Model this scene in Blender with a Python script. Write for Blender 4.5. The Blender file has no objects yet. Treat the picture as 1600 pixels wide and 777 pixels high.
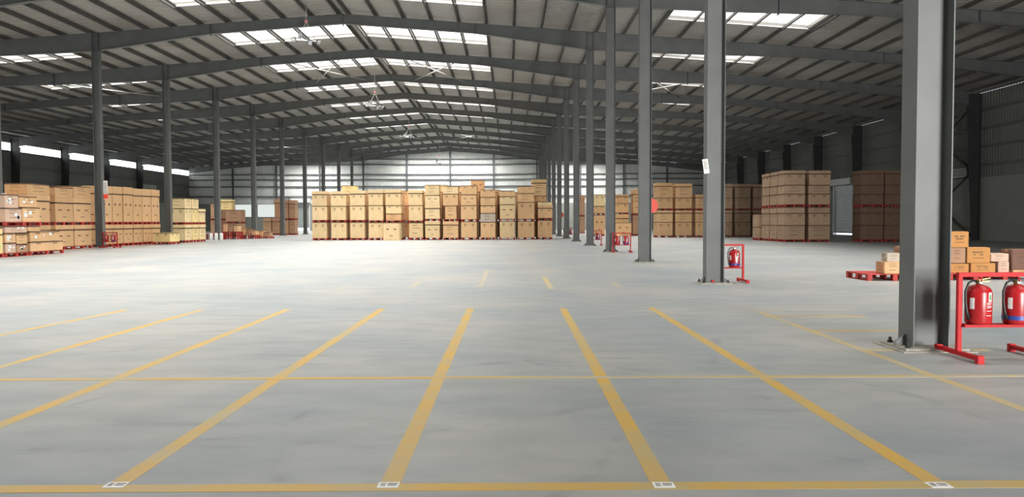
import bpy, bmesh, math, random
from mathutils import Vector, Matrix
random.seed(11)
S = bpy.context.scene
C = S.collection
PI = math.pi
# ------------------------------------------------------------------ camera, world, exposure
W_PX, H_PX, F_PX = 1600, 777, 1170.0
CAM_H = 1.5
cam_d = bpy.data.cameras.new('camera')
cam = bpy.data.objects.new('camera', cam_d); C.objects.link(cam)
cam_d.sensor_width = 36.0; cam_d.lens = F_PX / W_PX * 36.0
cam_d.clip_start = 0.05; cam_d.clip_end = 500
PITCH = math.atan(43.0 / F_PX); YAW = math.atan(5.0 / F_PX); ROLL = 0.0035
R = (Matrix.Rotation(-YAW, 4, 'Z') @ Matrix.Rotation(PI / 2 - PITCH, 4, 'X') @ Matrix.Rotation(-ROLL, 4, 'Z'))
cam.matrix_world = Matrix.Translation((0, 0, CAM_H)) @ R
S.camera = cam
vs = S.view_settings
vs.view_transform = 'Standard'; vs.look = 'None'; vs.gamma = 1.0; vs.use_curve_mapping = False
vs.exposure = 0.27
SKYLIGHT = 2.2       # radiance of daylight through the roof sheets
LAMP_W = 780.0       # daylight power sent down by each strip of roof sheets
STRIP = 3.0          # radiance of the eave window strip
DOOR_W = (15.0, 640.0)        # watts per square-metre-ish of the open doors behind the camera
w = bpy.data.worlds.new('world'); S.world = w; w.use_nodes = True
wn = w.node_tree; wn.nodes.clear()
wo = wn.nodes.new('ShaderNodeOutputWorld'); bg = wn.nodes.new('ShaderNodeBackground')
bg.inputs[0].default_value = (0.86, 0.93, 1.0, 1); bg.inputs[1].default_value = 2.0
wn.links.new(bg.outputs[0], wo.inputs[0])

RR = R.to_3x3()
def ray(px, py):
    v = RR @ Vector(((px - W_PX / 2) / F_PX, -(py - H_PX / 2) / F_PX, -1.0))
    return v
def at(px, py, Y):                 # world point seen at a pixel, at depth Y
    v = ray(px, py); t = Y / v.y
    return Vector((v.x * t, Y, CAM_H + v.z * t))
def fl(px, py):                    # floor point seen at a pixel
    v = ray(px, py); t = -CAM_H / v.z
    return Vector((v.x * t, v.y * t, 0))

# ------------------------------------------------------------------ materials
def mat(name, col, rough=0.6, metal=0.0, noise=0.0, scale=4.0, spec=0.5, col2=None, bump=0.0):
    m = bpy.data.materials.new(name); m.use_nodes = True
    nt = m.node_tree; b = nt.nodes['Principled BSDF']
    b.inputs['Base Color'].default_value = (*col, 1); b.inputs['Roughness'].default_value = rough
    b.inputs['Metallic'].default_value = metal; b.inputs['Specular IOR Level'].default_value = spec
    if noise > 0 or col2:
        tc = nt.nodes.new('ShaderNodeTexCoord'); n = nt.nodes.new('ShaderNodeTexNoise')
        n.inputs['Scale'].default_value = scale; n.inputs['Detail'].default_value = 5
        nt.links.new(tc.outputs['Object'], n.inputs['Vector'])
        r = nt.nodes.new('ShaderNodeValToRGB')
        a = col; c2 = col2 or tuple(max(0, c * (1 - noise)) for c in col)
        r.color_ramp.elements[0].position = 0.35; r.color_ramp.elements[0].color = (*c2, 1)
        r.color_ramp.elements[1].position = 0.65; r.color_ramp.elements[1].color = (*a, 1)
        nt.links.new(n.outputs['Fac'], r.inputs[0]); nt.links.new(r.outputs[0], b.inputs['Base Color'])
        if bump:
            bp = nt.nodes.new('ShaderNodeBump'); bp.inputs['Strength'].default_value = bump
            nt.links.new(n.outputs['Fac'], bp.inputs['Height']); nt.links.new(bp.outputs[0], b.inputs['Normal'])
    return m
def emis(name, col, s):
    m = bpy.data.materials.new(name); m.use_nodes = True
    nt = m.node_tree; nt.nodes.clear()
    e = nt.nodes.new('ShaderNodeEmission'); e.inputs[0].default_value = (*col, 1); e.inputs[1].default_value = s
    o = nt.nodes.new('ShaderNodeOutputMaterial'); nt.links.new(e.outputs[0], o.inputs[0])
    return m
M = {}
M['steel'] = mat('grey_painted_steel', (0.145, 0.153, 0.149), 0.55, 0, 0.18, 1.3)
M['purlin'] = mat('dark_purlin_steel', (0.10, 0.097, 0.088), 0.55, 0, 0.3, 0.8)
M['girt'] = mat('girt_steel', (0.11, 0.12, 0.13), 0.5, 0, 0.2, 1)
M['sheet'] = mat('galvanised_sheet', (0.36, 0.347, 0.32), 0.5, 0.0, 0.0, 0.22, 0.5, col2=(0.27, 0.25, 0.225))
M['wallsheet'] = mat('wall_sheet', (0.16, 0.168, 0.155), 0.5, 0, 0.12, 0.4)  # side wall sheets darkened: their shade is put into the colour
M['lit_endsheet'] = mat('lit_end_wall_sheet', (0.66, 0.68, 0.66), 0.5, 0, 0.08, 0.5)  # wall sheet lightened: the skylight glow is put into the colour
M['masonry'] = mat('painted_masonry', (0.30, 0.315, 0.285), 0.8, 0, 0.1, 0.8)
M['white'] = mat('white_paper', (0.8, 0.8, 0.78), 0.6, 0, 0.08, 20)
M['lightmetal'] = mat('bright_flashing', (0.75, 0.76, 0.76), 0.35, 0.0, 0.1, 3)
M['steelrod'] = mat('bracing_rod_steel', (0.45, 0.45, 0.44), 0.5, 0, 0.2, 3)
M['darksteel'] = mat('dark_painted_wall_steel', (0.045, 0.047, 0.047), 0.6, 0, 0.2, 1.5)
M['black'] = mat('black_rubber', (0.015, 0.017, 0.018), 0.45, 0, 0.2, 20)
M['red'] = mat('red_enamel', (0.42, 0.012, 0.016), 0.3, 0, 0.18, 6)
M['redpaint'] = mat('red_painted_tube', (0.50, 0.012, 0.016), 0.5, 0, 0.15, 4, 0.25)
M['pallet'] = mat('red_pallet', (0.50, 0.045, 0.035), 0.6, 0, 0.35, 3)
M['signred'] = mat('sign_red', (0.9, 0.075, 0.035), 0.5, 0, 0.08, 3)
M['brass'] = mat('brass_valve', (0.55, 0.38, 0.12), 0.35, 0.7, 0.2, 20)
M['blue'] = mat('blue_band', (0.03, 0.06, 0.30), 0.4, 0, 0.1, 9)
M['green'] = mat('green_emblem', (0.12, 0.32, 0.12), 0.5, 0, 0.2, 30)
M['rope'] = mat('pale_rope', (0.6, 0.58, 0.55), 0.8, 0, 0.15, 30)
M['pink'] = mat('pink_hook', (0.62, 0.25, 0.25), 0.5, 0, 0.15, 30)
M['lampbody'] = mat('floodlight_housing', (0.12, 0.12, 0.13), 0.4, 0.3, 0.2, 10)
M['lampglass'] = mat('floodlight_glass', (0.5, 0.52, 0.53), 0.15, 0, 0.1, 10)
M['concretepad'] = mat('grout_pad', (0.40, 0.38, 0.33), 0.85, 0, 0.3, 6)
M['bolt'] = mat('anchor_bolt_steel', (0.04, 0.04, 0.04), 0.5, 0.3, 0.3, 20)
M['ink'] = mat('printed_ink', (0.13, 0.085, 0.05), 0.8, 0, 0.15, 20)
M['strap_shade'] = mat('dark_strap_shade', (0.10, 0.052, 0.03), 0.7, 0, 0.2, 10)
M['tape'] = mat('brown_tape', (0.45, 0.30, 0.16), 0.35, 0, 0.15, 10)
M['shutter'] = mat('shutter_slats', (0.25, 0.275, 0.26), 0.5, 0, 0.1, 2)
M['hazard'] = mat('lime_label', (0.62, 0.72, 0.30), 0.6, 0, 0.1, 12)
M['pinkwrap'] = mat('pink_wrap', (0.55, 0.33, 0.40), 0.4, 0, 0.2, 8)
M['skylight'] = emis('daylit_polycarbonate', (1.0, 0.99, 0.955), SKYLIGHT)
M['duskglass'] = emis('frosted_window', (0.93, 1.0, 0.95), 0.68)
M['eaveglass'] = emis('daylit_eave_glazing', (0.97, 1.0, 1.0), STRIP)
CART = {
 'cream': [(0.74, 0.545, 0.30), (0.70, 0.51, 0.28), (0.77, 0.57, 0.32)],
 'yellow': [(0.86, 0.66, 0.31), (0.84, 0.66, 0.36)],
 'tan': [(0.68, 0.42, 0.21), (0.72, 0.45, 0.235), (0.65, 0.40, 0.205)],
 'khaki': [(0.42, 0.285, 0.185), (0.45, 0.305, 0.20)],  # tan darkened: the dim light on the right is in the colour
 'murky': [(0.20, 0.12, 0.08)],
 'brown': [(0.40, 0.23, 0.135), (0.44, 0.26, 0.15)],
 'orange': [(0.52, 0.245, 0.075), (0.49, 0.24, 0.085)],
 'grey': [(0.50, 0.42, 0.34)],
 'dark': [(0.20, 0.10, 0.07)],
 'pinkish': [(0.64, 0.44, 0.33)],
}
CM = {k: [mat('cardboard_%s_%d' % (k, i), c, 0.75, 0, 0.10, 2.5) for i, c in enumerate(v)] for k, v in CART.items()}

def floor_mat():
    m = bpy.data.materials.new('polished_concrete'); m.use_nodes = True
    nt = m.node_tree; N = nt.nodes; L = nt.links; b = N['Principled BSDF']
    geo = N.new('ShaderNodeNewGeometry')
    def noise(scale, detail=6, stretch=None, rough=0.55):
        n = N.new('ShaderNodeTexNoise'); n.inputs['Scale'].default_value = scale
        n.inputs['Detail'].default_value = detail; n.inputs['Roughness'].default_value = rough
        if stretch:
            mp = N.new('ShaderNodeMapping'); mp.inputs['Scale'].default_value = stretch
            L.new(geo.outputs['Position'], mp.inputs['Vector']); L.new(mp.outputs[0], n.inputs['Vector'])
        else: L.new(geo.outputs['Position'], n.inputs['Vector'])
        return n
    n1 = noise(0.35, 7); n2 = noise(1.3, 8, (1.0, 2.2, 1)); n3 = noise(0.6, 8, (0.5, 3.5, 1), 0.7)
    r1 = N.new('ShaderNodeValToRGB')
    e = r1.color_ramp.elements
    e[0].position = 0.3; e[0].color = (0.268, 0.303, 0.320, 1)
    e[1].position = 0.7; e[1].color = (0.412, 0.397, 0.362, 1)
    L.new(n1.outputs['Fac'], r1.inputs[0])
    r2 = N.new('ShaderNodeValToRGB'); r2.color_ramp.elements[0].position = 0.25; r2.color_ramp.elements[0].color = (0.78, 0.80, 0.82, 1)
    r2.color_ramp.elements[1].position = 0.6; r2.color_ramp.elements[1].color = (1, 1, 1, 1)
    L.new(n2.outputs['Fac'], r2.inputs[0])
    r3 = N.new('ShaderNodeValToRGB'); r3.color_ramp.elements[0].position = 0.28; r3.color_ramp.elements[0].color = (0.70, 0.71, 0.72, 1)
    r3.color_ramp.elements[1].position = 0.42; r3.color_ramp.elements[1].color = (1, 1, 1, 1)
    L.new(n3.outputs['Fac'], r3.inputs[0])
    def mul(a, c):
        x = N.new('ShaderNodeMix'); x.data_type = 'RGBA'; x.blend_type = 'MULTIPLY'; x.inputs[0].default_value = 1
        L.new(a, x.inputs[6]); L.new(c, x.inputs[7]); return x.outputs[2]
    col = mul(mul(r1.outputs[0], r2.outputs[0]), r3.outputs[0])
    # curved tyre marks: thin rings of worn dark rubber broken up by noise
    nm = noise(2.0, 4)
    rings = [(fl(1240, 770), 0.78), (fl(640, 800), 0.55), (fl(640, 690), 3.1), (fl(300, 640), 3.4), (fl(1000, 660), 2.6), (fl(500, 520), 5.2)]
    for k, (c, r) in enumerate(rings):
        d = N.new('ShaderNodeVectorMath'); d.operation = 'DISTANCE'
        d.inputs[1].default_value = (c.x, c.y, 0); L.new(geo.outputs['Position'], d.inputs[0])
        s = N.new('ShaderNodeMath'); s.operation = 'SUBTRACT'; s.inputs[1].default_value = r; L.new(d.outputs['Value'], s.inputs[0])
        a = N.new('ShaderNodeMath'); a.operation = 'ABSOLUTE'; L.new(s.outputs[0], a.inputs[0])
        mr = N.new('ShaderNodeMapRange'); mr.inputs[1].default_value = 0.0; mr.inputs[2].default_value = 0.045 + 0.01 * k
        mr.inputs[3].default_value = 1; mr.inputs[4].default_value = 0; L.new(a.outputs[0], mr.inputs[0])
        nr = N.new('ShaderNodeMapRange'); nr.inputs[1].default_value = 0.47; nr.inputs[2].default_value = 0.62; L.new(nm.outputs['Fac'], nr.inputs[0])
        p = N.new('ShaderNodeMath'); p.operation = 'MULTIPLY'; L.new(mr.outputs[0], p.inputs[0]); L.new(nr.outputs[0], p.inputs[1])
        p2 = N.new('ShaderNodeMath'); p2.operation = 'MULTIPLY'; p2.inputs[1].default_value = 0.42; L.new(p.outputs[0], p2.inputs[0])
        x = N.new('ShaderNodeMix'); x.data_type = 'RGBA'; L.new(p2.outputs[0], x.inputs[0]); L.new(col, x.inputs[6])
        x.inputs[7].default_value = (0.14, 0.15, 0.16, 1); col = x.outputs[2]
    L.new(col, b.inputs['Base Color'])
    b.inputs['Roughness'].default_value = 0.42; b.inputs['Specular IOR Level'].default_value = 0.4
    return m
M['floor'] = floor_mat()
def line_mat():
    m = bpy.data.materials.new('worn_yellow_floor_paint'); m.use_nodes = True
    nt = m.node_tree; N = nt.nodes; L = nt.links; b = N['Principled BSDF']
    geo = N.new('ShaderNodeNewGeometry'); n = N.new('ShaderNodeTexNoise'); n.inputs['Scale'].default_value = 1.6; n.inputs['Detail'].default_value = 8
    L.new(geo.outputs['Position'], n.inputs['Vector'])
    r = N.new('ShaderNodeValToRGB'); e = r.color_ramp.elements
    e[0].position = 0.32; e[0].color = (0.44, 0.35, 0.17, 1); e[1].position = 0.6; e[1].color = (0.56, 0.34, 0.06, 1)
    L.new(n.outputs['Fac'], r.inputs[0]); L.new(r.outputs[0], b.inputs['Base Color']); b.inputs['Roughness'].default_value = 0.5
    return m
M['yellow'] = line_mat()
M['yellowworn'] = mat('faded_yellow_floor_paint', (0.50, 0.37, 0.14), 0.5, 0, 0, 1.5, 0.5, col2=(0.42, 0.38, 0.27))
M['ghost'] = mat('almost_gone_floor_paint', (0.46, 0.40, 0.25), 0.5, 0, 0, 1.5, 0.5, col2=(0.38, 0.37, 0.33))

# ------------------------------------------------------------------ mesh helpers
class MB:
    def __init__(s): s.v = []; s.f = []; s.sm = []
    def box(s, x0, x1, y0, y1, z0, z1):
        n = len(s.v)
        s.v += [(x, y, z) for z in (z0, z1) for y in (y0, y1) for x in (x0, x1)]
        for q in ((0, 2, 3, 1), (4, 5, 7, 6), (0, 1, 5, 4), (1, 3, 7, 5), (3, 2, 6, 7), (2, 0, 4, 6)):
            s.f.append(tuple(n + i for i in q)); s.sm.append(False)
        return s
    def prism(s, pts, axis, a, b):          # polygon extruded along an axis
        n = len(s.v); k = len(pts)
        for t in (a, b):
            for (p, q) in pts:
                s.v.append({'x': (t, p, q), 'y': (p, t, q), 'z': (p, q, t)}[axis])
        s.f.append(tuple(n + i for i in range(k))[::-1]); s.f.append(tuple(n + k + i for i in range(k))); s.sm += [False] * 2
        for i in range(k):
            j = (i + 1) % k; s.f.append((n + i, n + j, n + k + j, n + k + i)); s.sm.append(False)
        return s
    def tube(s, pts, r, seg=8, cap=True):
        pts = [Vector(p) for p in pts]; n = len(s.v); prev = None
        for i, p in enumerate(pts):
            d = (pts[min(i + 1, len(pts) - 1)] - pts[max(i - 1, 0)]).normalized()
            if prev is None: u = d.orthogonal().normalized()
            else: u = (prev - d * prev.dot(d)).normalized()
            prev = u; v = d.cross(u); rr = r[i] if isinstance(r, (list, tuple)) else r
            for k in range(seg):
                a = 2 * PI * k / seg; s.v.append(tuple(p + u * math.cos(a) * rr + v * math.sin(a) * rr))
        for i in range(len(pts) - 1):
            for k in range(seg):
                a = n + i * seg + k; b = n + i * seg + (k + 1) % seg
                s.f.append((a, b, b + seg, a + seg)); s.sm.append(True)
        if cap:
            s.f.append(tuple(n + k for k in range(seg))[::-1]); s.f.append(tuple(n + (len(pts) - 1) * seg + k for k in range(seg))); s.sm += [False] * 2
        return s
    def lathe(s, prof, cx=0, cy=0, seg=24):
        n = len(s.v)
        for (r, z) in prof:
            for k in range(seg):
                a = 2 * PI * k / seg; s.v.append((cx + r * math.cos(a), cy + r * math.sin(a), z))
        for i in range(len(prof) - 1):
            for k in range(seg):
                a = n + i * seg + k; b = n + i * seg + (k + 1) % seg
                s.f.append((a, b, b + seg, a + seg)); s.sm.append(True)
        s.f.append(tuple(n + k for k in range(seg))[::-1]); s.f.append(tuple(n + (len(prof) - 1) * seg + k for k in range(seg))); s.sm += [False] * 2
        return s
    def bar(s, p, q, w, h):                   # rectangular bar between two points
        p, q = Vector(p), Vector(q); d = (q - p).normalized()
        up = Vector((0, 0, 1)) if abs(d.z) < 0.95 else Vector((0, 1, 0))
        a = d.cross(up).normalized() * w / 2; b = a.cross(d).normalized() * h / 2; n = len(s.v)
        for e in (p, q):
            for (i, j) in ((-1, -1), (1, -1), (1, 1), (-1, 1)): s.v.append(tuple(e + a * i + b * j))
        for f in ((3, 2, 1, 0), (4, 5, 6, 7), (0, 1, 5, 4), (1, 2, 6, 5), (2, 3, 7, 6), (3, 0, 4, 7)):
            s.f.append(tuple(n + i for i in f)); s.sm.append(False)
        return s
    def xf(s, m, n0=0):
        for i in range(n0, len(s.v)): s.v[i] = tuple(m @ Vector(s.v[i]))
        return s
    def build(s, name, material, parent=None, bevel=0.0):
        me = bpy.data.meshes.new(name); me.from_pydata(s.v, [], s.f)
        bm = bmesh.new(); bm.from_mesh(me); bmesh.ops.recalc_face_normals(bm, faces=bm.faces)
        if bevel > 0:
            bmesh.ops.bevel(bm, geom=list(bm.edges), offset=bevel, segments=2, affect='EDGES', clamp_overlap=True)
        else:
            for f, k in zip(bm.faces, s.sm): f.smooth = k
        bm.to_mesh(me); bm.free()
        me.materials.append(material)
        o = bpy.data.objects.new(name, me); C.objects.link(o)
        if parent: o.parent = parent
        return o
def empty(name, loc=(0, 0, 0), rz=0):
    o = bpy.data.objects.new(name, None); C.objects.link(o); o.location = loc; o.rotation_euler = (0, 0, rz)
    o.empty_display_size = 0.3; return o
def tag(o, label, cat, group=None):
    o['label'] = label; o['category'] = cat
    if group: o['group'] = group
    return o
def struct(o): o['kind'] = 'structure'; return o
KIDS = {}
def copy_tree(o, parent=None):
    c = o.copy(); C.objects.link(c); c.parent = parent
    for ch in list(o.children): copy_tree(ch, c)
    return c
ORD = ['first', 'second', 'third', 'fourth', 'fifth', 'sixth', 'seventh', 'eighth', 'ninth', 'tenth', 'eleventh', 'twelfth', 'thirteenth', 'fourteenth', 'fifteenth', 'sixteenth']

# ------------------------------------------------------------------ building dimensions
RX = -9.73; HALF = 43.6; XL = RX - HALF; XR = RX + HALF
Y0 = -9.3; BAY = 9.0; Y1 = 125.7
FR = [8.7 + BAY * k for k in range(-2, 14)]        # frame lines
SLOPE = 0.0735
def sheet_z(x): return 13.97 - SLOPE * abs(x - RX)
def raft_top(x): return 13.74 - SLOPE * abs(x - RX)
DEP = [(0, .58), (7.8, .58), (14.6, 1.08), (20, .92), (27, .6), (36, .6), (43.4, .95)]
def raft_dep(d):
    for (a, u), (b, v) in zip(DEP, DEP[1:]):
        if d <= b: return u + (v - u) * (d - a) / (b - a)
    return DEP[-1][1]
CXL, CXR = RX - 14.58, RX + 14.58
MAS = 4.5

# floor
fo = MB().box(XL - .3, XR + .3, Y0 - .3, Y1 + .3, -.3, 0).build('floor', M['floor']); struct(fo)
def fline(p, q, wd, m=None, nm='floor_line'):
    H_ = .0012 if abs(q[1] - p[1]) > abs(q[0] - p[0]) else .0020
    p = Vector((p[0], p[1], 0)); q = Vector((q[0], q[1], 0)); d = (q - p).normalized(); n = Vector((-d.y, d.x, 0)) * wd / 2
    b = MB(); b.v = [tuple(v + Vector((0, 0, H_))) for v in (p - n, q - n, q + n, p + n)] + [tuple(v) for v in (p - n, q - n, q + n, p + n)]
    b.f = [(0, 1, 2, 3), (7, 6, 5, 4), (0, 4, 5, 1), (1, 5, 6, 2), (2, 6, 7, 3), (3, 7, 4, 0)]; b.sm = [False] * 6
    return b.build(nm, m or M['yellow'], fo)
LY0 = fl(800, 761).y; LYM = fl(800, 590).y; LY1 = fl(800, 482).y
LX = {}
for (a, b) in (((180, 760), (597, 483)), ((608, 760), (735, 483)), ((1035, 760), (880, 483)), ((1470, 760), (1020, 483)),
               ((0, 665), (449, 484)), ((0, 574), (320, 483)), ((0, 524), (210, 482))):
    p, q = fl(*a), fl(*b); xx = (p.x + q.x) / 2; LX[a] = (p.x, q.x)
    k = (q.x - p.x) / (q.y - p.y)
    fline((p.x + k * (LY0 - p.y), LY0), (q.x + k * (LY1 - q.y), LY1), .118)
p, q = fl(1600, 641), fl(1185, 487)
fline((p.x, LY0), (q.x, q.y), .105, M['yellowworn'])
fline((-9, LY0), (8, LY0), .118)
fline((-9, fl(20, 594).y), (-0.05, LYM), .10); fline((-0.05, LYM), (8, fl(1590, 588).y), .10, M['yellowworn'])
for (x0, x1, y) in ((1195, 1352, 494.5), (1262, 1420, 517), (1342, 1545, 547), (1165, 1330, 484)):
    p, q = fl(x0, y), fl(x1, y); fline(p, q, .10 if y != 484 else .06, M['yellow'] if y < 530 and y > 490 else M['yellowworn'])
for (x, ya, yb) in ((757, 449, 422), (855, 452, 432), (650, 449, 440), (535, 453, 447), (962, 449, 441)):
    p, q = fl(x, ya), fl(x, yb); xx = (p.x + q.x) / 2; fline((xx, p.y), (xx, q.y), .12, M['ghost'] if x not in (855,) else M['yellowworn'])
# label stickers where the lines cross
for i, x in enumerate((181, 607, 1037, 1467)):
    c = fl(x, 759); t = empty('floor_sticker', (c.x, c.y, 0.0024))
    tag(t, 'small white printed sticker on the %s of four yellow line junctions from the left' % ORD[i], 'sticker', 'stickers on the near yellow line')
    MB().box(-.06, .06, -.045, .045, 0, .002).build('paper', M['white'], t)
    b = MB()
    for k in range(5): b.box(-.045 + k * .006, -.042 + k * .006, -.02, .03, .002, .0026)
    b.box(-.005, .05, .012, .024, .002, .0026); b.box(-.005, .045, -.012, 0, .002, .0026)
    b.build('printed_text', M['ink'], t)

# ------------------------------------------------------------------ roof sheeting with openings, skylights
SKY_X = [(RX - 26.2, RX - 18.5), (RX - 8.5, RX - .35), (RX + .35, RX + 8.5), (RX + 18.5, RX + 26.2)]
S0, S1 = 2.7, 5.75
def corr_roof(b, x0, x1, ya, yb):
    # trapezoid ribs run down the slope; profile along y
    pitch = 0.30; ys = [ya]; n = int(round((yb - ya) / pitch)); p = (yb - ya) / n
    prof = []
    for i in range(n):
        y = ya + i * p
        prof += [(y, 0), (y + p * .62, 0), (y + p * .70, .032), (y + p * .92, .032)]
    prof.append((yb, 0))
    n0 = len(b.v)
    for x in (x0, x1):
        for (y, dz) in prof: b.v.append((x, y, sheet_z(x) + dz))
    k = len(prof)
    for i in range(k - 1): b.f.append((n0 + i, n0 + i + 1, n0 + k + i + 1, n0 + k + i)); b.sm.append(False)
rb = MB()
cuts = sorted(set([XL - .2, RX, XR + .2] + [v for s in SKY_X for v in s]))
for fi in range(len(FR) - 1):
    y = FR[fi]
    for (a, c) in ((XL - .2, RX), (RX, XR + .2)):
        corr_roof(rb, a, c, y, y + S0); corr_roof(rb, a, c, y + S1, y + BAY)
    for a, c in zip(cuts, cuts[1:]):
        mid = (a + c) / 2
        if any(s[0] < mid < s[1] for s in SKY_X): continue
        corr_roof(rb, a, c, y + S0, y + S1)
for (a, c) in ((XL - .2, RX), (RX, XR + .2)):
    corr_roof(rb, a, c, Y1, Y1 + .3); corr_roof(rb, a, c, Y0 - .3, Y0)
ceil = rb.build('ceiling', M['sheet']); struct(ceil)
# opaque outer skin is unnecessary: the sheet itself is one layer of steel
wi = 0
for fi in range(len(FR) - 1):
    for (a, c) in SKY_X:
        y = FR[fi]; wi += 1
        t = MB(); za, zc = sheet_z(a) + .15, sheet_z(c) + .15
        t.v = [(a, y + S0, za), (c, y + S0, zc), (c, y + S1, zc), (a, y + S1, za)]; t.f = [(3, 2, 1, 0)]; t.sm = [False]
        me = bpy.data.meshes.new('window'); me.from_pydata(t.v, [], t.f); me.materials.append(M['skylight'])
        o = bpy.data.objects.new('window_%d' % wi, me); C.objects.link(o); struct(o)
        k_ = MB(); zz = lambda x, e: sheet_z(x) + e
        for yy in (y + S0, y + S1):
            n0 = len(k_.v); k_.v += [(a, yy, zz(a, -.02)), (c, yy, zz(c, -.02)), (c, yy, zz(c, .17)), (a, yy, zz(a, .17))]; k_.f.append((n0, n0 + 1, n0 + 2, n0 + 3)); k_.sm.append(False)
        for xx_ in (a, c):
            n0 = len(k_.v); k_.v += [(xx_, y + S0, zz(xx_, -.02)), (xx_, y + S1, zz(xx_, -.02)), (xx_, y + S1, zz(xx_, .17)), (xx_, y + S0, zz(xx_, .17))]; k_.f.append((n0, n0 + 1, n0 + 2, n0 + 3)); k_.sm.append(False)
        k_.build('curb', M['sheet'], o)
        if not (y < 8 and a < 0 and c < 0):
            ld = bpy.data.lights.new('skylight_daylight', 'AREA'); ld.shape = 'RECTANGLE'; ld.size = c - a - .1; ld.size_y = S1 - S0 - .1
            ld.energy = LAMP_W * (c - a) / 8.15 * (.5 if y < 8 else .85 if y < 17 else 2.4 if y > 116 else 1) * (.62 if a > 5 and y < 116 else 1); ld.spread = math.radians(150 if y > 116 else 85 if a > 5 else 125); ld.color = (1.0, 0.985, 0.95)
            lo = bpy.data.objects.new('skylight_daylight', ld); C.objects.link(lo)
            lo.location = ((a + c) / 2, y + (S0 + S1) / 2, (za + zc) / 2 - .03)
            lo.rotation_euler = (0, -math.atan2(zc - za, c - a), 0)
        f = MB()
        for (ya, yb, drop) in ((y + S1 - .03, y + S1 + .03, .19), (y + S0 - .02, y + S0 + .02, .05)):
            f.v += []; n0 = len(f.v)
            for (yy) in (ya, yb):
                for (xx, z) in ((a, za), (c, zc)):
                    f.v += [(xx, yy, z - drop - .04), (xx, yy, z - drop)]
            q = [n0 + i for i in range(8)]
            f.f += [(q[0], q[2], q[3], q[1]), (q[4], q[5], q[7], q[6]), (q[0], q[4], q[6], q[2]), (q[1], q[3], q[7], q[5]), (q[0], q[1], q[5], q[4]), (q[2], q[6], q[7], q[3])]; f.sm += [False] * 6
        f.build('window_frame', M['lightmetal'], o)
# purlins
ds = [0.28] + [0.28 + 1.635 * k for k in range(1, 27)]
for sgn in (-1, 1):
    for d in ds:
        x = RX + sgn * d; z = raft_top(x) + .005
        if d > 43.3: continue
        b = MB().box(x - .02, x + .02, Y0, Y1 - .05, z, z + .2)
        b.box(x - .09, x + .012, Y0, Y1 - .05, z, z + .012).box(x - .012, x + .09, Y0, Y1 - .05, z + .19, z + .205)
        b.build('purlin', M['purlin'], ceil)

# ------------------------------------------------------------------ walls
def ribbed(b, p0, p1, z0f, z1f, inward, pitch=.3, amp=.035):
    # vertical ribbed sheet from plan point p0 to p1; z0f/z1f give bottom and top for a point
    p0, p1 = Vector(p0), Vector(p1); L = (p1 - p0).length; n = max(1, int(round(L / pitch))); d = (p1 - p0) / n
    inw = Vector(inward); pr = []
    for i in range(n):
        q = p0 + d * i
        pr += [q, q + d * .6, q + d * .7 - inw * amp, q + d * .9 - inw * amp]
    pr.append(p1); n0 = len(b.v)
    for q in pr: b.v += [(q.x, q.y, z0f(q)), (q.x, q.y, z1f(q))]
    for i in range(len(pr) - 1): a = n0 + 2 * i; b.f.append((a, a + 2, a + 3, a + 1)); b.sm.append(False)
cz = lambda v: (lambda q: v)
roofz = lambda q: sheet_z(q.x) - .02
EZ = sheet_z(XL)
# back wall, with a door opening on the left
DX0, DX1 = at(457, 340, Y1).x, at(484, 340, Y1).x
DTOP = 4.7
b = MB()
b.box(XL, DX0, Y1, Y1 + .23, 0, MAS).box(DX1, XR, Y1, Y1 + .23, 0, MAS)
b.box(XL - .3, XL, Y1, Y1 + .23, 0, MAS).box(XR, XR + .3, Y1, Y1 + .23, 0, MAS)
wb = b.build('wall_back', M['masonry']); struct(wb)
b = MB(); ribbed(b, (XL - .2, Y1 + .1), (RX, Y1 + .1), lambda q: (MAS if not DX0 < q.x < DX1 else DTOP), roofz, (0, -1))
ribbed(b, (RX, Y1 + .1), (XR + .2, Y1 + .1), cz(MAS), roofz, (0, -1))
b.build('wall_sheet', M['lit_endsheet'], wb)
for z in (5.7, 7.35, 8.5, 9.35, 11.0, 11.9):
    dd = min(HALF, (sheet_z(RX) - z - .3) / SLOPE)
    MB().box(RX - dd, RX + dd, Y1 - .14, Y1 + .05, z - .09, z + .09).build('girt', M['girt'], wb)
for (xa, xb) in ((368, 394), (403, 429)):
    p, q = at(xa, 339, Y1 - .03), at(xb, 320, Y1 - .03); wi += 1
    o = MB().box(p.x, q.x, Y1 - .02, Y1 - .005, p.z, q.z).build('window_%d' % wi, M['duskglass']); struct(o)
    MB().box(p.x - .06, q.x + .06, Y1 - .06, Y1 - .001, p.z - .07, p.z).box(p.x - .06, q.x + .06, Y1 - .06, Y1 - .001, q.z, q.z + .07).box(p.x - .06, p.x, Y1 - .06, Y1 - .001, p.z, q.z).box(q.x, q.x + .06, Y1 - .06, Y1 - .001, p.z, q.z).build('window_frame', M['lightmetal'], o)
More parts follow.
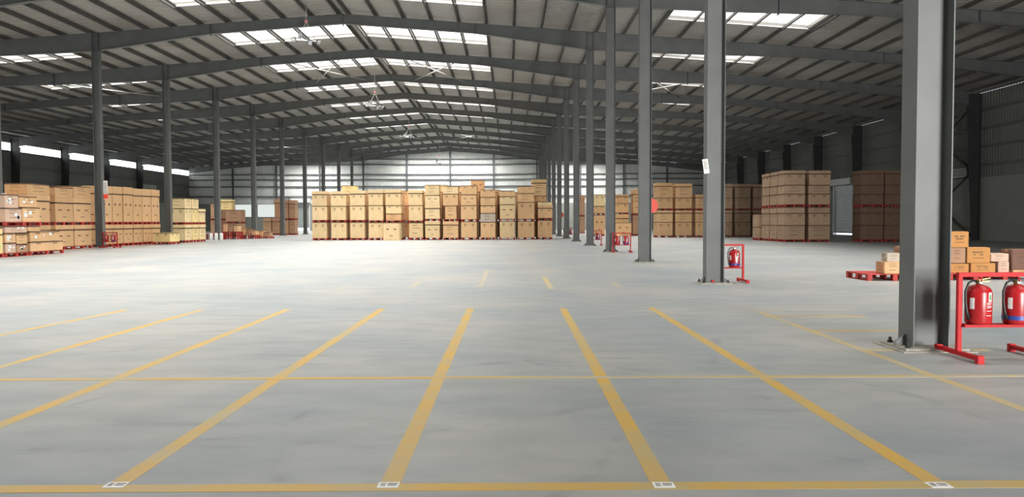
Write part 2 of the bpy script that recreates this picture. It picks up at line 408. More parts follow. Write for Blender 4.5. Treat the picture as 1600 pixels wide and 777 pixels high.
# left wall
b = MB().box(XL - .23, XL, Y0, Y1, 0, MAS); wl = b.build('wall_left', M['masonry']); struct(wl)
WZ0, WZ1 = 9.2, 10.05
b = MB(); ribbed(b, (XL - .1, Y0), (XL - .1, Y1 + .2), cz(MAS), cz(WZ0), (1, 0)); ribbed(b, (XL - .1, Y0), (XL - .1, Y1 + .2), cz(WZ1), cz(EZ), (1, 0))
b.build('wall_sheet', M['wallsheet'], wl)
for z in (5.9, 7.5, 9.1): MB().box(XL - .05, XL + .12, Y0, Y1 - .2, z - .08, z + .08).build('girt', M['girt'], wl)
for fi in range(len(FR) - 1):
    y = FR[fi]; wi += 1
    o = MB().box(XL - .09, XL - .07, y + .15, y + BAY - .15, WZ0, WZ1).build('window_%d' % wi, M['eaveglass']); struct(o)
    f = MB()
    for yy in (y + .15, y + 3, y + 6, y + BAY - .2): f.box(XL - .06, XL - .01, yy, yy + .05, WZ0, WZ1)
    f.box(XL - .06, XL - .01, y + .15, y + BAY - .15, WZ0 - .03, WZ0 + .03).box(XL - .06, XL - .01, y + .15, y + BAY - .15, WZ1 - .03, WZ1 + .03)
    f.build('window_frame', M['lightmetal'], o)
# right wall with a shutter opening
DY0, DY1, DZ = 73.2, 77.8, 5.0
b = MB().box(XR, XR + .23, Y0, DY0, 0, MAS).box(XR, XR + .23, DY1, Y1, 0, MAS)
wr = b.build('wall_right', M['masonry']); struct(wr)
b = MB()
ribbed(b, (XR + .1, Y0), (XR + .1, DY0), cz(MAS), cz(EZ - .208), (-1, 0)); ribbed(b, (XR + .1, DY0), (XR + .1, DY1), cz(DZ), cz(EZ - .208), (-1, 0), .3)
ribbed(b, (XR + .1, DY1), (XR + .1, Y1 + .2), cz(MAS), cz(EZ - .208), (-1, 0)); ribbed(b, (XR + .1, Y0), (XR + .1, Y1 + .2), cz(EZ - .2), cz(EZ), (-1, 0))
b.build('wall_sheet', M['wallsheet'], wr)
for z in (5.4, 6.7, 8.0, 9.3): MB().box(XR - .12, XR + .05, Y0, Y1 - .2, z - .08, z + .08).build('girt', M['girt'], wr)
# front wall behind the camera with two wide open doorways
FO = [(-40, -28), (8.2, 13.6)]
b = MB(); xs = [XL] + [v for o in FO for v in o] + [XR]
for i in range(0, len(xs), 2): b.box(xs[i], xs[i + 1], Y0 - .23, Y0, 0, 5.6)
wf = b.build('wall_front', M['masonry']); struct(wf)
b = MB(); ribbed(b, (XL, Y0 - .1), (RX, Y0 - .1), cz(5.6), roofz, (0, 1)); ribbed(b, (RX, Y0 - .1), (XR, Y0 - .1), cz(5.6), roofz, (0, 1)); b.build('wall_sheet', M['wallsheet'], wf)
for (a, c), DW in zip(FO, DOOR_W):
    ld = bpy.data.lights.new('doorway_daylight', 'AREA'); ld.shape = 'RECTANGLE'; ld.size = c - a; ld.size_y = 5.4
    ld.energy = DW * (c - a) * 5.4 / 10; ld.spread = math.radians(100); ld.color = (1.0, 0.98, 0.95)
    lo = bpy.data.objects.new('doorway_daylight', ld); C.objects.link(lo)
    lo.location = ((a + c) / 2, Y0 - .15, 2.8); lo.rotation_euler = (PI / 2, 0, 0)

def shutter(name, wdt, top, gap):
    t = empty(name)
    b = MB(); z = gap
    while z < top - .05:
        b.prism([(0.0, z), (.035, z + .03), (.035, z + .13), (0, z + .155)], 'x', -wdt / 2, wdt / 2); z += .16
    b.box(-wdt / 2, wdt / 2, -.01, .05, gap - .06, gap); b.build('shutter_curtain', M['shutter'], t)
    for s in (-1, 1): MB().box(s * wdt / 2 - .07, s * wdt / 2 + .07, -.1, .08, 0, top).build('guide_rail', M['lightmetal'], t)
    MB().box(-wdt / 2 - .2, wdt / 2 + .2, -.6, .08, top, top + .62).build('roller_housing', M['white'], t, .02)  # coloured white to stand in for light from the shutter gap
    struct(t); return t
t = shutter('door_1', DX1 - DX0, DTOP, .55); t.location = ((DX0 + DX1) / 2, Y1 - .05, 0)
t = shutter('door_2', DY1 - DY0, DZ, .22); t.location = (XR - .05, (DY0 + DY1) / 2, 0); t.rotation_euler = (0, 0, -PI / 2)
# small louvred vents high on the side walls
def vent(x, y, z, wd, ht, side, lab):
    t = empty('wall_vent', (x, y, z)); tag(t, lab, 'vent', 'louvred vents on the side walls')
    MB().box(-.04, .0, -wd / 2, wd / 2, 0, ht).build('back_panel', M['masonry'], t)
    b = MB()
    for k in range(5): b.bar((.05, -wd / 2 + .05, ht * (k + .5) / 5), (.05, wd / 2 - .05, ht * (k + .5) / 5), .08, .02)
    b.build('louvre', M['lightmetal'], t)
    b = MB().box(0, .1, -wd / 2, -wd / 2 + .05, 0, ht).box(0, .1, wd / 2 - .05, wd / 2, 0, ht).box(0, .1, -wd / 2, wd / 2, 0, .04).box(0, .1, -wd / 2, wd / 2, ht - .04, ht)
    b.build('vent_frame', M['lightmetal'], t)
    t.rotation_euler = (0, 0, 0 if side < 0 else PI)
vent(XL + .16, 110.8, 6.2, 5.0, .8, -1, 'pale louvred vent on the dark left wall above the cartons')
vent(XR - .16, 56.6, 4.65, 3.0, .62, 1, 'pale louvred vent on the right wall beside the diagonal bracing')

# ------------------------------------------------------------------ steel columns
def make_column(h, detail):
    t = empty('steel_column'); hw, hb = .21, .165
    MB().box(-hw + .012, hw - .012, -.006, .006, .035, h).build('web', M['steel'], t)
    for s in (-1, 1): MB().box(min(s * hw, s * (hw - .014)), max(s * hw, s * (hw - .014)), -hb, hb, .035, h).build('flange', M['steel'], t)
    MB().box(-.36, .36, -.30, .30, .012, .035).build('base_plate', M['bolt'] if 0 else M['concretepad'], t)
    MB().box(-.42, .42, -.36, .36, 0, .012).build('grout_pad', M['concretepad'], t)
    g = MB()
    for s in (-1, 1):
        g.prism([(s * hw, .035), (s * .34, .035), (s * .34, .07), (s * (hw + .02), .16), (s * hw, .16)], 'y', -.01, .01)
    g.build('gusset', M['steel'], t)
    MB().box(-.30, .30, -hb, hb, h - .02, h).build('cap_plate', M['steel'], t)
    if detail:
        for sx in (-1, 1):
            for sy in (-1, 1):
                MB().lathe([(.018, .035), (.018, .10)], sx * .29, sy * .2, 8).lathe([(.034, .035), (.034, .062)], sx * .29, sy * .2, 6).build('anchor_bolt', M['bolt'], t)
    return t
H_IN = raft_top(CXR) - raft_dep(14.58) - .02
colA = make_column(H_IN, True); first = True
vis_r = 0; vis_l = 0
for fi, y in enumerate(FR[:-1]):
    for side, x in ((1, CXR), (-1, CXL)):
        if y < 5: continue
        if side < 0 and y < 30: continue
        o = colA if first else copy_tree(colA); first = False
        o.location = (x, y, 0)
        if side > 0:
            lab = 'grey steel H column, %s from the camera in the right-hand row' % ORD[vis_r]; vis_r += 1
        else:
            lab = 'grey steel H column, %s from the camera in the left-hand row' % ORD[vis_l]; vis_l += 1
        tag(o, lab, 'column', 'interior columns of the right row' if side > 0 else 'interior columns of the left row')
# columns along the side walls (tapered, deeper at the top)
def wall_col(s):
    t = empty('wall_column'); h = raft_top(XL) - .05
    b0, b1 = .35, .85
    MB().prism([(0, 0.02), (-s * b0, .02), (-s * b1, h - .9), (-s * b1, h), (0, h)], 'y', -.006, .006).build('web', M['darksteel'], t)
    MB().box(min(0, s * .014), max(0, s * .014), -.14, .14, .02, h).build('outer_flange', M['darksteel'], t)
    MB().bar((-s * b0, 0, .02), (-s * b1, 0, h - .9), .28, .014).build('inner_flange', M['darksteel'], t)
    MB().box(-.5 if s > 0 else -.1, .1 if s > 0 else .5, -.2, .2, 0, .025).build('base_plate', M['darksteel'], t)
    return t
for s, X, nm in ((-1, XL + .14, 'left'), (1, XR - .14, 'right')):
    base = None; n = 0
    for y in FR[:-1]:
        if y < (70 if s < 0 else 40): continue
        o = base if base is None else None
        if base is None: base = wall_col(s); o = base
        else: o = copy_tree(base)
        o.location = (X, y, 0)
        tag(o, 'dark tapered steel column against the %s wall, %s from the camera' % (nm, ORD[n]), 'column', 'columns along the %s wall' % nm); n += 1
# end wall posts
pb = None; n = 0
for k in range(-5, 6):
    x = RX + 7.25 * k
    if pb is None:
        pb = empty('end_wall_post')
        MB().box(-.1, .1, -.006, .006, 0, 1).build('web', M['girt'], pb)
        for s in (-1, 1): MB().box(s * .1 - .006, s * .1 + .006, -.11, .11, 0, 1).build('flange', M['girt'], pb)
        o = pb
    else: o = copy_tree(pb)
    o.location = (x, Y1 - .28, 0); o.scale = (1.2, 1, raft_top(x) - raft_dep(abs(x - RX)) - .02)
    tag(o, 'slim grey steel post against the far end wall, %s from the left' % ORD[n], 'post', 'posts along the end wall'); n += 1
# rafters
def make_rafter():
    t = empty('roof_rafter')
    for s in (-1, 1):
        w_ = MB(); top = []; bot = []
        for (d, dep) in DEP:
            x = RX + s * d; top.append((x, raft_top(x))); bot.append((x, raft_top(x) - dep))
        w_.prism(top + bot[::-1], 'y', -.005, .005); w_.build('web', M['steel'], t)
        a, b = top[0], top[-1]
        MB().bar((a[0], 0, a[1] - .008), (b[0], 0, b[1] - .008), .24, .014).build('top_flange', M['steel'], t)
        bf = MB()
        for p, q in zip(bot, bot[1:]): bf.bar((p[0], 0, p[1] + .008), (q[0], 0, q[1] + .008), .24, .016)
        bf.build('bottom_flange', M['steel'], t)
        for d in (7.8, 22.5, 14.4, 14.76, 32):
            x = RX + s * d; dep = raft_dep(d)
            MB().box(x - .014, x + .014, -.15, .15, raft_top(x) - dep - (.1 if d in (7.8, 22.5) else 0), raft_top(x) - .02).build('splice_plate', M['girt'], t)
    MB().box(RX - .015, RX + .015, -.12, .12, 13.74 - .7, 13.73).build('splice_plate', M['steel'], t)
    return t
rf = make_rafter(); n = 0
for i, y in enumerate(FR):
    if y < 30: 
        continue
    o = rf if n == 0 else copy_tree(rf)
    o.location = (0, y if y < Y1 - 1 else Y1 - .28 - .15, 0)
    tag(o, 'tapered grey steel roof rafter spanning the hall, %s from the camera' % ORD[n], 'rafter', 'rafters across the hall'); n += 1
o = None
for y in FR:
    if y >= 30: continue
    o = copy_tree(rf); o.location = (0, y, 0)
    tag(o, 'tapered steel rafter overhead, above the picture, over %s' % ('the wall behind the camera' if y < -5 else 'the camera' if y < 5 else 'the %s right-hand column' % ORD[int((y - 8.6) // 9)]), 'rafter', 'rafters across the hall overhead')
# diagonal bracing
def brace(p, q, r, lab, grp, name='brace_rod', m=None):
    a = (Vector(p) + Vector(q)) / 2
    o = MB().tube([Vector(p) - a, Vector(q) - a], r, 6).build(name, m or M['lightmetal']); o.location = a
    tag(o, lab, 'brace', grp); return o
def xbrace(A, B, C_, D, r, lab, grp, m=None):
    o = (Vector(A) + Vector(B)) / 2; t = empty('cross_brace', o); tag(t, lab, 'brace', grp)
    for (p, q) in ((A, B), (C_, D)): MB().tube([Vector(p) - o, Vector(q) - o], r, 6).build('rod', m or M['steelrod'], t)
for (ya, yb, nm) in ((53.85, 62.55, 'near'), (98.85, 107.55, 'far')):
    for (d0, d1, wh) in ((2.0, 6.2, 'beside the ridge'), (19.2, 24.0, 'in the outer slope')):
        for s in (-1, 1):
            sd = 'right' if s > 0 else 'left'
            xa, xb = RX + s * d0, RX + s * d1
            za, zb = raft_top(xa) - .3, raft_top(xb) - .3
            xbrace((xa, ya, za), (xb, yb, zb), (xb, ya, zb - .09), (xa, yb, za - .09), .04, 'crossed roof bracing rods in the %s braced bay, %s slope, %s' % (nm, sd, wh), 'roof bracing')
for k, (z0, z1) in enumerate(((.15, 4.9), (4.95, 9.7))):
    lv = ('lower', 'upper')[k]
    xbrace((XR - .35, 53.9, z0), (XR - .35, 62.5, z1), (XR - .52, 53.9, z1), (XR - .52, 62.5, z0), .09, '%s dark diagonal cross brace on the right wall' % lv, 'right wall bracing', M['darksteel'])

# ------------------------------------------------------------------ hanging floodlight clusters
def flood():
    t = empty('hanging_floodlight'); top = 3.2
    MB().tube([(0, 0, 1.15), (0, 0, top)], .018, 6).build('rope', M['rope'], t)
    MB().lathe([(.03, 1.0), (.10, 1.06), (.11, 1.13), (.03, 1.22)], 0, 0, 10).build('hook', M['pink'], t)
    for s in (-1, 1): MB().tube([(0, 0, 1.06), (s * .5, 0, .04)], .016, 6).build('sling', M['rope'], t)
    MB().box(-.78, .78, -.03, .03, .0, .05).build('crossbar', M['lightmetal'], t)
    for x, yy, a, up in ((-.72, 0, -.6, .06), (-.33, .1, 0, .36), (.2, -.05, .3, -.06), (.68, 0, .6, .02)):
        b = MB(); b.box(-.13, .13, -.05, .05, -.30, -.02); b.box(-.10, .10, .05, .10, -.26, -.06)
        b.xf(Matrix.Translation((x, yy, .12 + up)) @ Matrix.Rotation(a, 4, 'Z') @ Matrix.Rotation(.4, 4, 'X'))
        l = b.build('lamp_housing', M['lampbody'], t, .008)
        g = MB().box(-.105, .105, -.058, -.05, -.27, -.05); g.xf(Matrix.Translation((x, yy, .12 + up)) @ Matrix.Rotation(a, 4, 'Z') @ Matrix.Rotation(.4, 4, 'X'))
        g.build('lamp_glass', M['lampglass'], l)
        MB().tube([(x, yy, .12 + up), (x, 0, .02)], .02, 6).build('bracket', M['lampbody'], l)
    return t
fd = flood(); n = 0
for (px, py, Y, lab) in ((479, 64, 42.9, 'nearest and largest of the floodlight clusters hanging on ropes from the roof'),
                    (586, 166, 60.9, 'second hanging floodlight cluster, below the roof ridge in the braced bay'),
                    (639, 213, 87.9, 'third hanging floodlight cluster, small beneath the distant ridge'),
                    (686, 255, 114.9, 'farthest hanging floodlight cluster, before the bright end wall')):
    p = at(px, py, Y); o = fd if n == 0 else copy_tree(fd); n += 1
    o.location = p; o.rotation_euler = (0, 0, .3 * n)
    tag(o, lab, 'floodlight', 'floodlight clusters hanging from the roof')
    o.scale = (1, 1, 1)
    # lengthen the rope to reach the roof
    top = sheet_z(p.x) + .01 - p.z
    rp = [c for c in o.children if c.name.startswith('rope')][0]
    rp.data = rp.data.copy()
    for v in rp.data.vertices:
        if v.co.z > 2: v.co.z = top

# ------------------------------------------------------------------ pallets and cartons
def make_pallet(x0, x1, y0, y1, z, lab, grp, m=None, h=.165):
    cx, cy = (x0 + x1) / 2, (y0 + y1) / 2; wx, wy = (x1 - x0) / 2, (y1 - y0) / 2
    t = empty('pallet', (cx, cy, z)); tag(t, lab, 'pallet', grp)
    m = m or M['pallet']
    n = 7; d = MB(); bw = 2 * wy / n
    for k in range(n): d.box(-wx, wx, -wy + k * bw + .01, -wy + (k + 1) * bw - .01, h - .018, h)
    d.build('top_deck', m, t)
    for k in (-1, 0, 1):
        xx = k * (wx - .06); r = MB()
        r.box(xx - .055, xx + .055, -wy, wy, 0, .014)
        r.box(xx - .055, xx + .055, -wy, wy, h - .032, h - .018)
        for j in (-1, 0, 1): r.box(xx - .055, xx + .055, j * (wy - .07) - .07, j * (wy - .07) + .07, .014, h - .032)
        r.build('runner', m, t)
    return t
def marks(b, face, wx, wy, h, style, rnd):
    """printed icons laid on a face; face in 'front','right','left'"""
    def rect(u0, u1, v0, v1):
        e = .004
        if face == 'front': b.box(u0, u1, -wy - e, -wy, v0, v1)
        elif face == 'right': b.box(wx, wx + e, u0, u1, v0, v1)
        else: b.box(-wx - e, -wx, u0, u1, v0, v1)
    half = wx if face == 'front' else wy
    if style == 'icons':
        for s in (-1, 1):
            c = s * half * .5; rect(c - half * .16, c + half * .16, h * .80, h * .84)
            rect(c - half * .10, c - half * .02, h * .70, h * .76); rect(c + half * .03, c + half * .1, h * .70, h * .76)
    elif style == 'grip':
        for s in (-1, 1):
            c = s * half * .45; rect(c - half * .17, c + half * .17, h * .60, h * .66)
        rect(-half * .2, half * .2, h * .25, h * .28)
    elif style == 'text':
        for k, (w_, v) in enumerate(((.55, .66), (.42, .5), (.5, .30))):
            n = int(w_ * 14)
            for i in range(n):
                if rnd.random() < .16: continue
                u = -half * w_ + 2 * half * w_ * i / n
                rect(u, u + 2 * half * w_ / n * .68, h * v, h * (v + (.085 if k < 2 else .04)))
    elif style == 'rows':
        for v in (.8, .62, .3): rect(-half * .5, half * .5 * rnd.uniform(.3, 1), h * v, h * (v + .03))
def carton(x0, x1, y0, y1, z0, z1, col, lab, grp, style='icons', lid=True, faces=('front', 'right'), lblm=None, rz=0, seed=0):
    rnd = random.Random(seed + int(x0 * 97) + int(z0 * 31) + int(y0 * 7))
    cx, cy = (x0 + x1) / 2, (y0 + y1) / 2; wx, wy = (x1 - x0) / 2, (y1 - y0) / 2; h = z1 - z0
    t = empty('carton', (cx, cy, z0), rz); tag(t, lab, 'carton', grp)
    m = rnd.choice(CM[col])
    MB().box(-wx, wx, -wy, wy, 0, h).build('box_body', m, t, min(.012, h * .05))
    if lid and h > .5:
        lh = h * .2; e = .022
        MB().box(-wx - e, wx + e, -wy - e, wy + e, h - lh, h + .004).build('lid', m, t, .01)
        MB().box(-wx - .012, wx + .012, -wy - .012, wy + .012, h - lh - (.07 if y0 > 30 else .04), h - lh).build('strap_shade', M['strap_shade'], t)  # dark band that paints in the shadow line under the lid edge
        off = .022
    else:
        off = 0
        if y0 > 30: MB().box(-wx - .008, wx + .008, -wy - .008, wy + .008, h - .05, h - .008).build('strap_shade', M['strap_shade'], t)  # dark band painted in for the shaded seam between stacked boxes
        MB().box(-wx * 1.002, wx * 1.002, -.03, .03, h - .06, h + .0025).build('tape', M['tape'], t)
    b = MB()
    hh = h if not (lid and h > .5) else h * .78
    for f in faces: marks(b, f, wx + .0005, wy + .0005, hh, style, rnd)
    if b.f: b.build('printed_mark', M['ink'], t)
    if lblm:
        lb = MB(); f = faces[-1]; k = 0
        for k in range(3 if h > .35 else 2):
            u, v, s_ = rnd.uniform(-.65, .65), rnd.uniform(.3, .75), rnd.uniform(.06, .15)
            U = u * (wx if f == 'front' else wy); V = v * h; q = s_ * min(wx, h) * 1.6
            if f == 'front': lb.box(U - q, U + q, -wy - .006, -wy - .0045, V - q * .7, V + q * .7)
            elif f == 'right': lb.box(wx + .0045, wx + .006, U - q, U + q, V - q * .7, V + q * .7)
            else: lb.box(-wx - .006, -wx - .0045, U - q, U + q, V - q * .7, V + q * .7)
        lb.build('paper_label', lblm, t)
    return t
TIER = {1: ['only'], 2: ['lower', 'upper'], 3: ['bottom', 'middle', 'top'], 4: ['bottom', 'second', 'third', 'top'], 5: ['bottom', 'second', 'third', 'fourth', 'top'], 6: ['bottom', 'second', 'third', 'fourth', 'fifth', 'top']}
CN = {'cream': 'pale cream', 'yellow': 'yellowish', 'tan': 'tan', 'brown': 'brown', 'khaki': 'shaded tan', 'murky': 'dark brown', 'orange': 'orange-brown', 'grey': 'grey-brown', 'dark': 'dark brown', 'pinkish': 'pinkish brown'}
def stack(where, grp, x0, x1, y0, y1, levels, faces, seed=0, jit=.0):
    """levels from the floor: 'p' or (height_top, colour, style, lid). Heights are absolute tops."""
    z = 0.0; nc = sum(1 for l in levels if l != 'p'); ci = 0; pi_ = 0
    npal = sum(1 for l in levels if l == 'p')
    rnd = random.Random(seed)
    for l in levels:
        if l == 'p':
            pn = 'on the floor under' if pi_ == 0 else ('raised inside' if pi_ == 1 else 'topmost in')
            make_pallet(x0 + .01, x1 - .01, y0 + .01, y1 - .01, z, 'red pallet %s %s' % (pn, where), 'pallets under ' + grp)
            z += .167; pi_ += 1
        else:
            top, col = l[0], l[1]; st = l[2] if len(l) > 2 else 'icons'; lid = l[3] if len(l) > 3 else False
            dx = l[4] if len(l) > 4 else 0; dw = l[5] if len(l) > 5 else 0
            j = rnd.uniform(-jit, jit)
            carton(x0 + j + dx, x1 + j + dx - dw, y0 + rnd.uniform(0, jit), y1 - .02, z + .002, top - .004, col,
                   '%s carton, %s box of %s' % (CN[col], TIER[nc][ci], where), 'cartons of ' + grp, st, lid, faces, seed=seed)
            z = top; ci += 1
def hz(y, x, Y): return at(x, y, Y).z
def pxstack(where, grp, xa, xb, Y, dep, spec, faces, seed=0, jit=.02):
    xm = (xa + xb) / 2; lv = []
    for s in spec:
        if s == 'p': lv.append('p')
        else: lv.append((hz(s[0], xm, Y),) + tuple(s[1:]))
    x0 = at(xa, 350, Y).x; x1 = at(xb, 350, Y).x
    stack(where, grp, x0, x1, Y, Y + dep, lv, faces, seed, jit)
# --- centre row
G = 'the centre row'; FYc = 60.3; FA = ('front', 'right'); FB = ('front', 'left')
def W(i): return 'the %s stack from the left in the centre row' % ORD[i]
rows = [
 (488, 511.5, ['p', (347.3, 'cream', 'icons'), 'p', (322, 'cream', 'icons'), (299, 'cream', 'icons', True)]),
 (517.5, 541.5, ['p', (347.3, 'cream', 'icons'), 'p', (322, 'cream', 'icons'), (299, 'cream', 'icons', True)]),
 (547.5, 571, ['p', (347.3, 'cream', 'icons'), 'p', (321.5, 'cream', 'icons'), (298, 'cream', 'icons', True)]),
 (576.5, 599.5, ['p', (347.8, 'cream', 'icons'), 'p', (321, 'cream', 'icons'), (297, 'cream', 'icons', True)]),
 (603, 627.5, ['p', (348, 'cream', 'icons'), 'p', (334, 'tan', 'rows'), (321, 'cream', 'icons'), (296.5, 'cream', 'icons', True)]),
 (639, 661.5, ['p', (348, 'cream', 'rows'), 'p', (321, 'cream', 'icons'), (297, 'cream', 'icons', True)]),
 (664.5, 688, ['p', (345.5, 'cream', 'grip', True), 'p', (321, 'cream', 'rows', True), (305, 'cream', 'grip'), (288.5, 'cream', 'rows')]),
 (692.5, 717, ['p', (346, 'tan', 'rows', True), 'p', (321.5, 'tan', 'rows', False, .18, .3), (303, 'tan', 'icons'), (291, 'cream', 'rows')]),
 (720.5, 746, ['p', (346, 'tan', 'icons'), 'p', (321, 'tan', 'icons'), (304, 'tan', 'grip'), (289.5, 'tan', 'icons')]),
 (751, 775, ['p', (347, 'tan', 'icons'), (333, 'grey', 'rows'), (321, 'tan', 'icons'), (308, 'tan', 'rows'), (296, 'tan', 'icons')]),
 (781, 805.5, ['p', (345.5, 'cream', 'icons'), 'p', (319.5, 'cream', 'grip'), (307, 'cream', 'icons'), (298, 'tan', 'icons')]),
 (808.5, 835.5, ['p', (345.5, 'tan', 'icons'), 'p', (316, 'tan', 'icons'), (302, 'tan', 'rows'), (291, 'tan', 'grip')]),
 (840, 863.5, ['p', (344, 'tan', 'icons'), 'p', (321, 'tan', 'icons', True), (315, 'yellow', 'rows')]),
]
for i, (a, b, sp) in enumerate(rows):
    f = FA if (a + b) / 2 < 795 else FB
    yy = FYc + (0.0, .05, .1, .0, .1, .2, -.15, .0, .1, .05, -.1, .1, .3)[i]
    pxstack(W(i), G, a + (.5 if a > 795 else 0), b - (1.0 if a < 795 else .5), yy, 1.22, sp, f, seed=i + 1)
for i, (a, b, sp) in enumerate(rows):
    x = (a + b) / 2; t2 = sp[-1][0] + 3
    sh = 0 if i == 10 else 2.5 if x < 795 else -2.5
    pxstack('the rear stack behind the %s centre row stack' % ORD[i], 'the rear rank of the centre row', a + sh, b + sh, 61.95, .8, ['p', (346, 'tan', 'rows'), 'p', (max(t2, 300), 'tan', 'rows')], FA if x < 795 else FB, 200 + i, .0)
# extra cartons lying on the row
def pxcarton(xa, xb, ya, yb, Y, dep, col, lab, grp, style='rows', lid=False, faces=FA, z0=None, lbl=None, rz=0):
    p = at(xa, yb, Y); q = at(xb, ya, Y)
    return carton(p.x, q.x, Y, Y + dep, p.z if z0 is None else z0, q.z, col, lab, grp, style, lid, faces, lbl, rz)
GT = 'loose cartons on top of the centre row'
def topz(i):
    a, b, sp = rows[i]; yy = FYc + (0.0, .05, .1, .0, .1, .2, -.15, .0, .1, .05, -.1, .1, .3)[i]
    return hz(sp[-1][0], (a + b) / 2, yy) + .006
# a second rank of stacks behind the front one, seen over and between
G2 = 'the rank behind the centre row'
pxstack('the stack behind the second and third centre stacks', G2, 535, 556.5, 63.5, 1.2, ['p', (348, 'cream'), 'p', (318, 'cream'), (303, 'cream'), (290, 'yellow', 'rows')], FA, 31)
pxstack('the recessed stack behind the fifth centre stack', G2, 621, 639, 63.2, 1.2, ['p', (348, 'tan'), 'p', (322, 'tan'), (298, 'tan')], FA, 32)
pxstack('the tall stack behind the seventh and eighth centre stacks', G2, 676, 700, 62.8, 1.1, ['p', (346, 'tan'), 'p', (321, 'tan'), (303, 'tan'), (289, 'cream', 'rows')], FA, 33)
pxstack('the stack behind the eighth and ninth centre stacks', G2, 703, 722, 62.8, 1.1, ['p', (346, 'tan'), 'p', (321, 'tan'), (303, 'tan'), (291, 'cream', 'icons')], FA, 34)
pxstack('the tallest stack, behind the ninth centre stack', G2, 736, 757, 62.8, 1.1, ['p', (346, 'brown'), 'p', (321, 'tan'), (300, 'tan'), (281.5, 'tan', 'grip')], FA, 35)
pxstack('the stack behind the tenth centre stack', G2, 759, 782, 62.8, 1.1, ['p', (346, 'brown'), 'p', (321, 'brown'), (308, 'tan'), (297, 'tan', 'grip')], FA, 36)
pxstack('the tall stack behind the last two centre stacks', G2, 831, 853.5, 62.9, 1.2, ['p', (346, 'tan'), 'p', (321, 'tan'), (306, 'tan'), (280.5, 'cream', 'rows', True)], FB, 37)
pxcarton(599, 624, 348, 376, 58.8, 1.1, 'cream', 'cream carton standing forward on the floor before the fifth centre stack', 'loose cartons before the centre row', 'grip', False, FA, 0.002)
# --- right-hand far group
G3 = 'the far group seen between the right columns'
def q3(i, n): return 'the %s' % n
pxstack('the brown far stack, fifth right column', G3, 905, 914, 88, 1.3, ['p', (338, 'brown'), 'p', (305, 'brown')], FB, 41)
pxstack('the yellow-topped far stack, fifth right column', G3, 928, 945, 73, 1.3, ['p', (336, 'tan', 'grip'), 'p', (322, 'tan'), (304, 'yellow', 'icons')], FB, 42)
pxstack('the far stack right of the fourth column', G3, 960, 982.5, 73.5, 1.3, ['p', (335, 'tan', 'grip', True), 'p', (318, 'tan'), (304, 'tan', 'icons', True)], FB, 43)
pxcarton(962, 986.5, 348, 368, 71.6, 1.2, 'tan', 'tan carton standing forward on the floor right of the fourth right column', 'loose cartons in the far group', 'grip', False, FB, 0.002)
pxstack('the far stack left of the third column', G3, 989, 1001, 73.5, 1.3, ['p', (336, 'brown'), 'p', (296, 'tan', 'rows', True)], FB, 44)
# --- group M
G4 = 'the row between the third and second right columns'
ms = [(1026, 1051, 286), (1055.5, 1081, 287), (1086.5, 1108, 304), (1119, 1144, 287.5), (1148.5, 1172.5, 287.5), (1177, 1200, 288)]
for i, (a, b, top) in enumerate(ms):
    sp = ['p', (347, 'tan', 'icons'), (329, 'tan', 'rows', True), 'p', (309, 'tan', 'icons'), (top, 'tan', 'rows', True)] if top < 300 else ['p', (347, 'tan', 'icons'), (329, 'tan', 'rows', True), 'p', (top, 'tan', 'rows', True)]
    if i >= 3: sp = [l if l == 'p' else (l[0], 'khaki') + tuple(l[2:]) for l in sp]
    pxstack('the %s mid-row stack right of the third column' % ORD[i], G4, a, b, 65.8, 1.5, sp, FB, 50 + i)
# --- group N (three deep) and O
G5 = 'the tall block left of the shutter door'; G6 = 'the tall dark block right of the shutter door'
def tall(Y, xa, xb, where, grp, col, seed, dep=1.25, top=266.5, y51=50.8):
    # heights are set at the reference depth so that the block is level
    x0 = at(xa, 350, y51).x; x1 = at(xb, 350, y51).x
    H = lambda y: at((xa + xb) / 2, y, y51).z
    lv = ['p', (H(352), col, 'rows'), (H(333), col, 'icons'), (H(323.5), col, 'rows'), 'p', (H(303), col, 'icons'), (H(289), col, 'rows'), (H(top), col, 'icons', True)]
    stack(where, grp, x0, x1, Y, Y + dep, lv, FB, seed, .02)
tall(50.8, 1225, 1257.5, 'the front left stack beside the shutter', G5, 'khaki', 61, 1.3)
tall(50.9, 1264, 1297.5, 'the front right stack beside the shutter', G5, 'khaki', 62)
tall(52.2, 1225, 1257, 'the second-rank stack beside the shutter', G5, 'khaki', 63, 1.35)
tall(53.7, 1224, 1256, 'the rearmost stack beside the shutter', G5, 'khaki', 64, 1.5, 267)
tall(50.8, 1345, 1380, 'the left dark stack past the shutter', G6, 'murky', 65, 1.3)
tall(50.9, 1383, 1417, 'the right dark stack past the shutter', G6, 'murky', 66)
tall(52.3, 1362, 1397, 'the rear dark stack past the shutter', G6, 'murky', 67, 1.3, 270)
xx = at(1180, 350, 56).x
stack('the short stack left of the tall block', G5, xx, xx + 1.2, 55.4, 56.6, ['p', (1.0, 'khaki', 'rows'), (1.95, 'khaki', 'icons')], FB, 68)
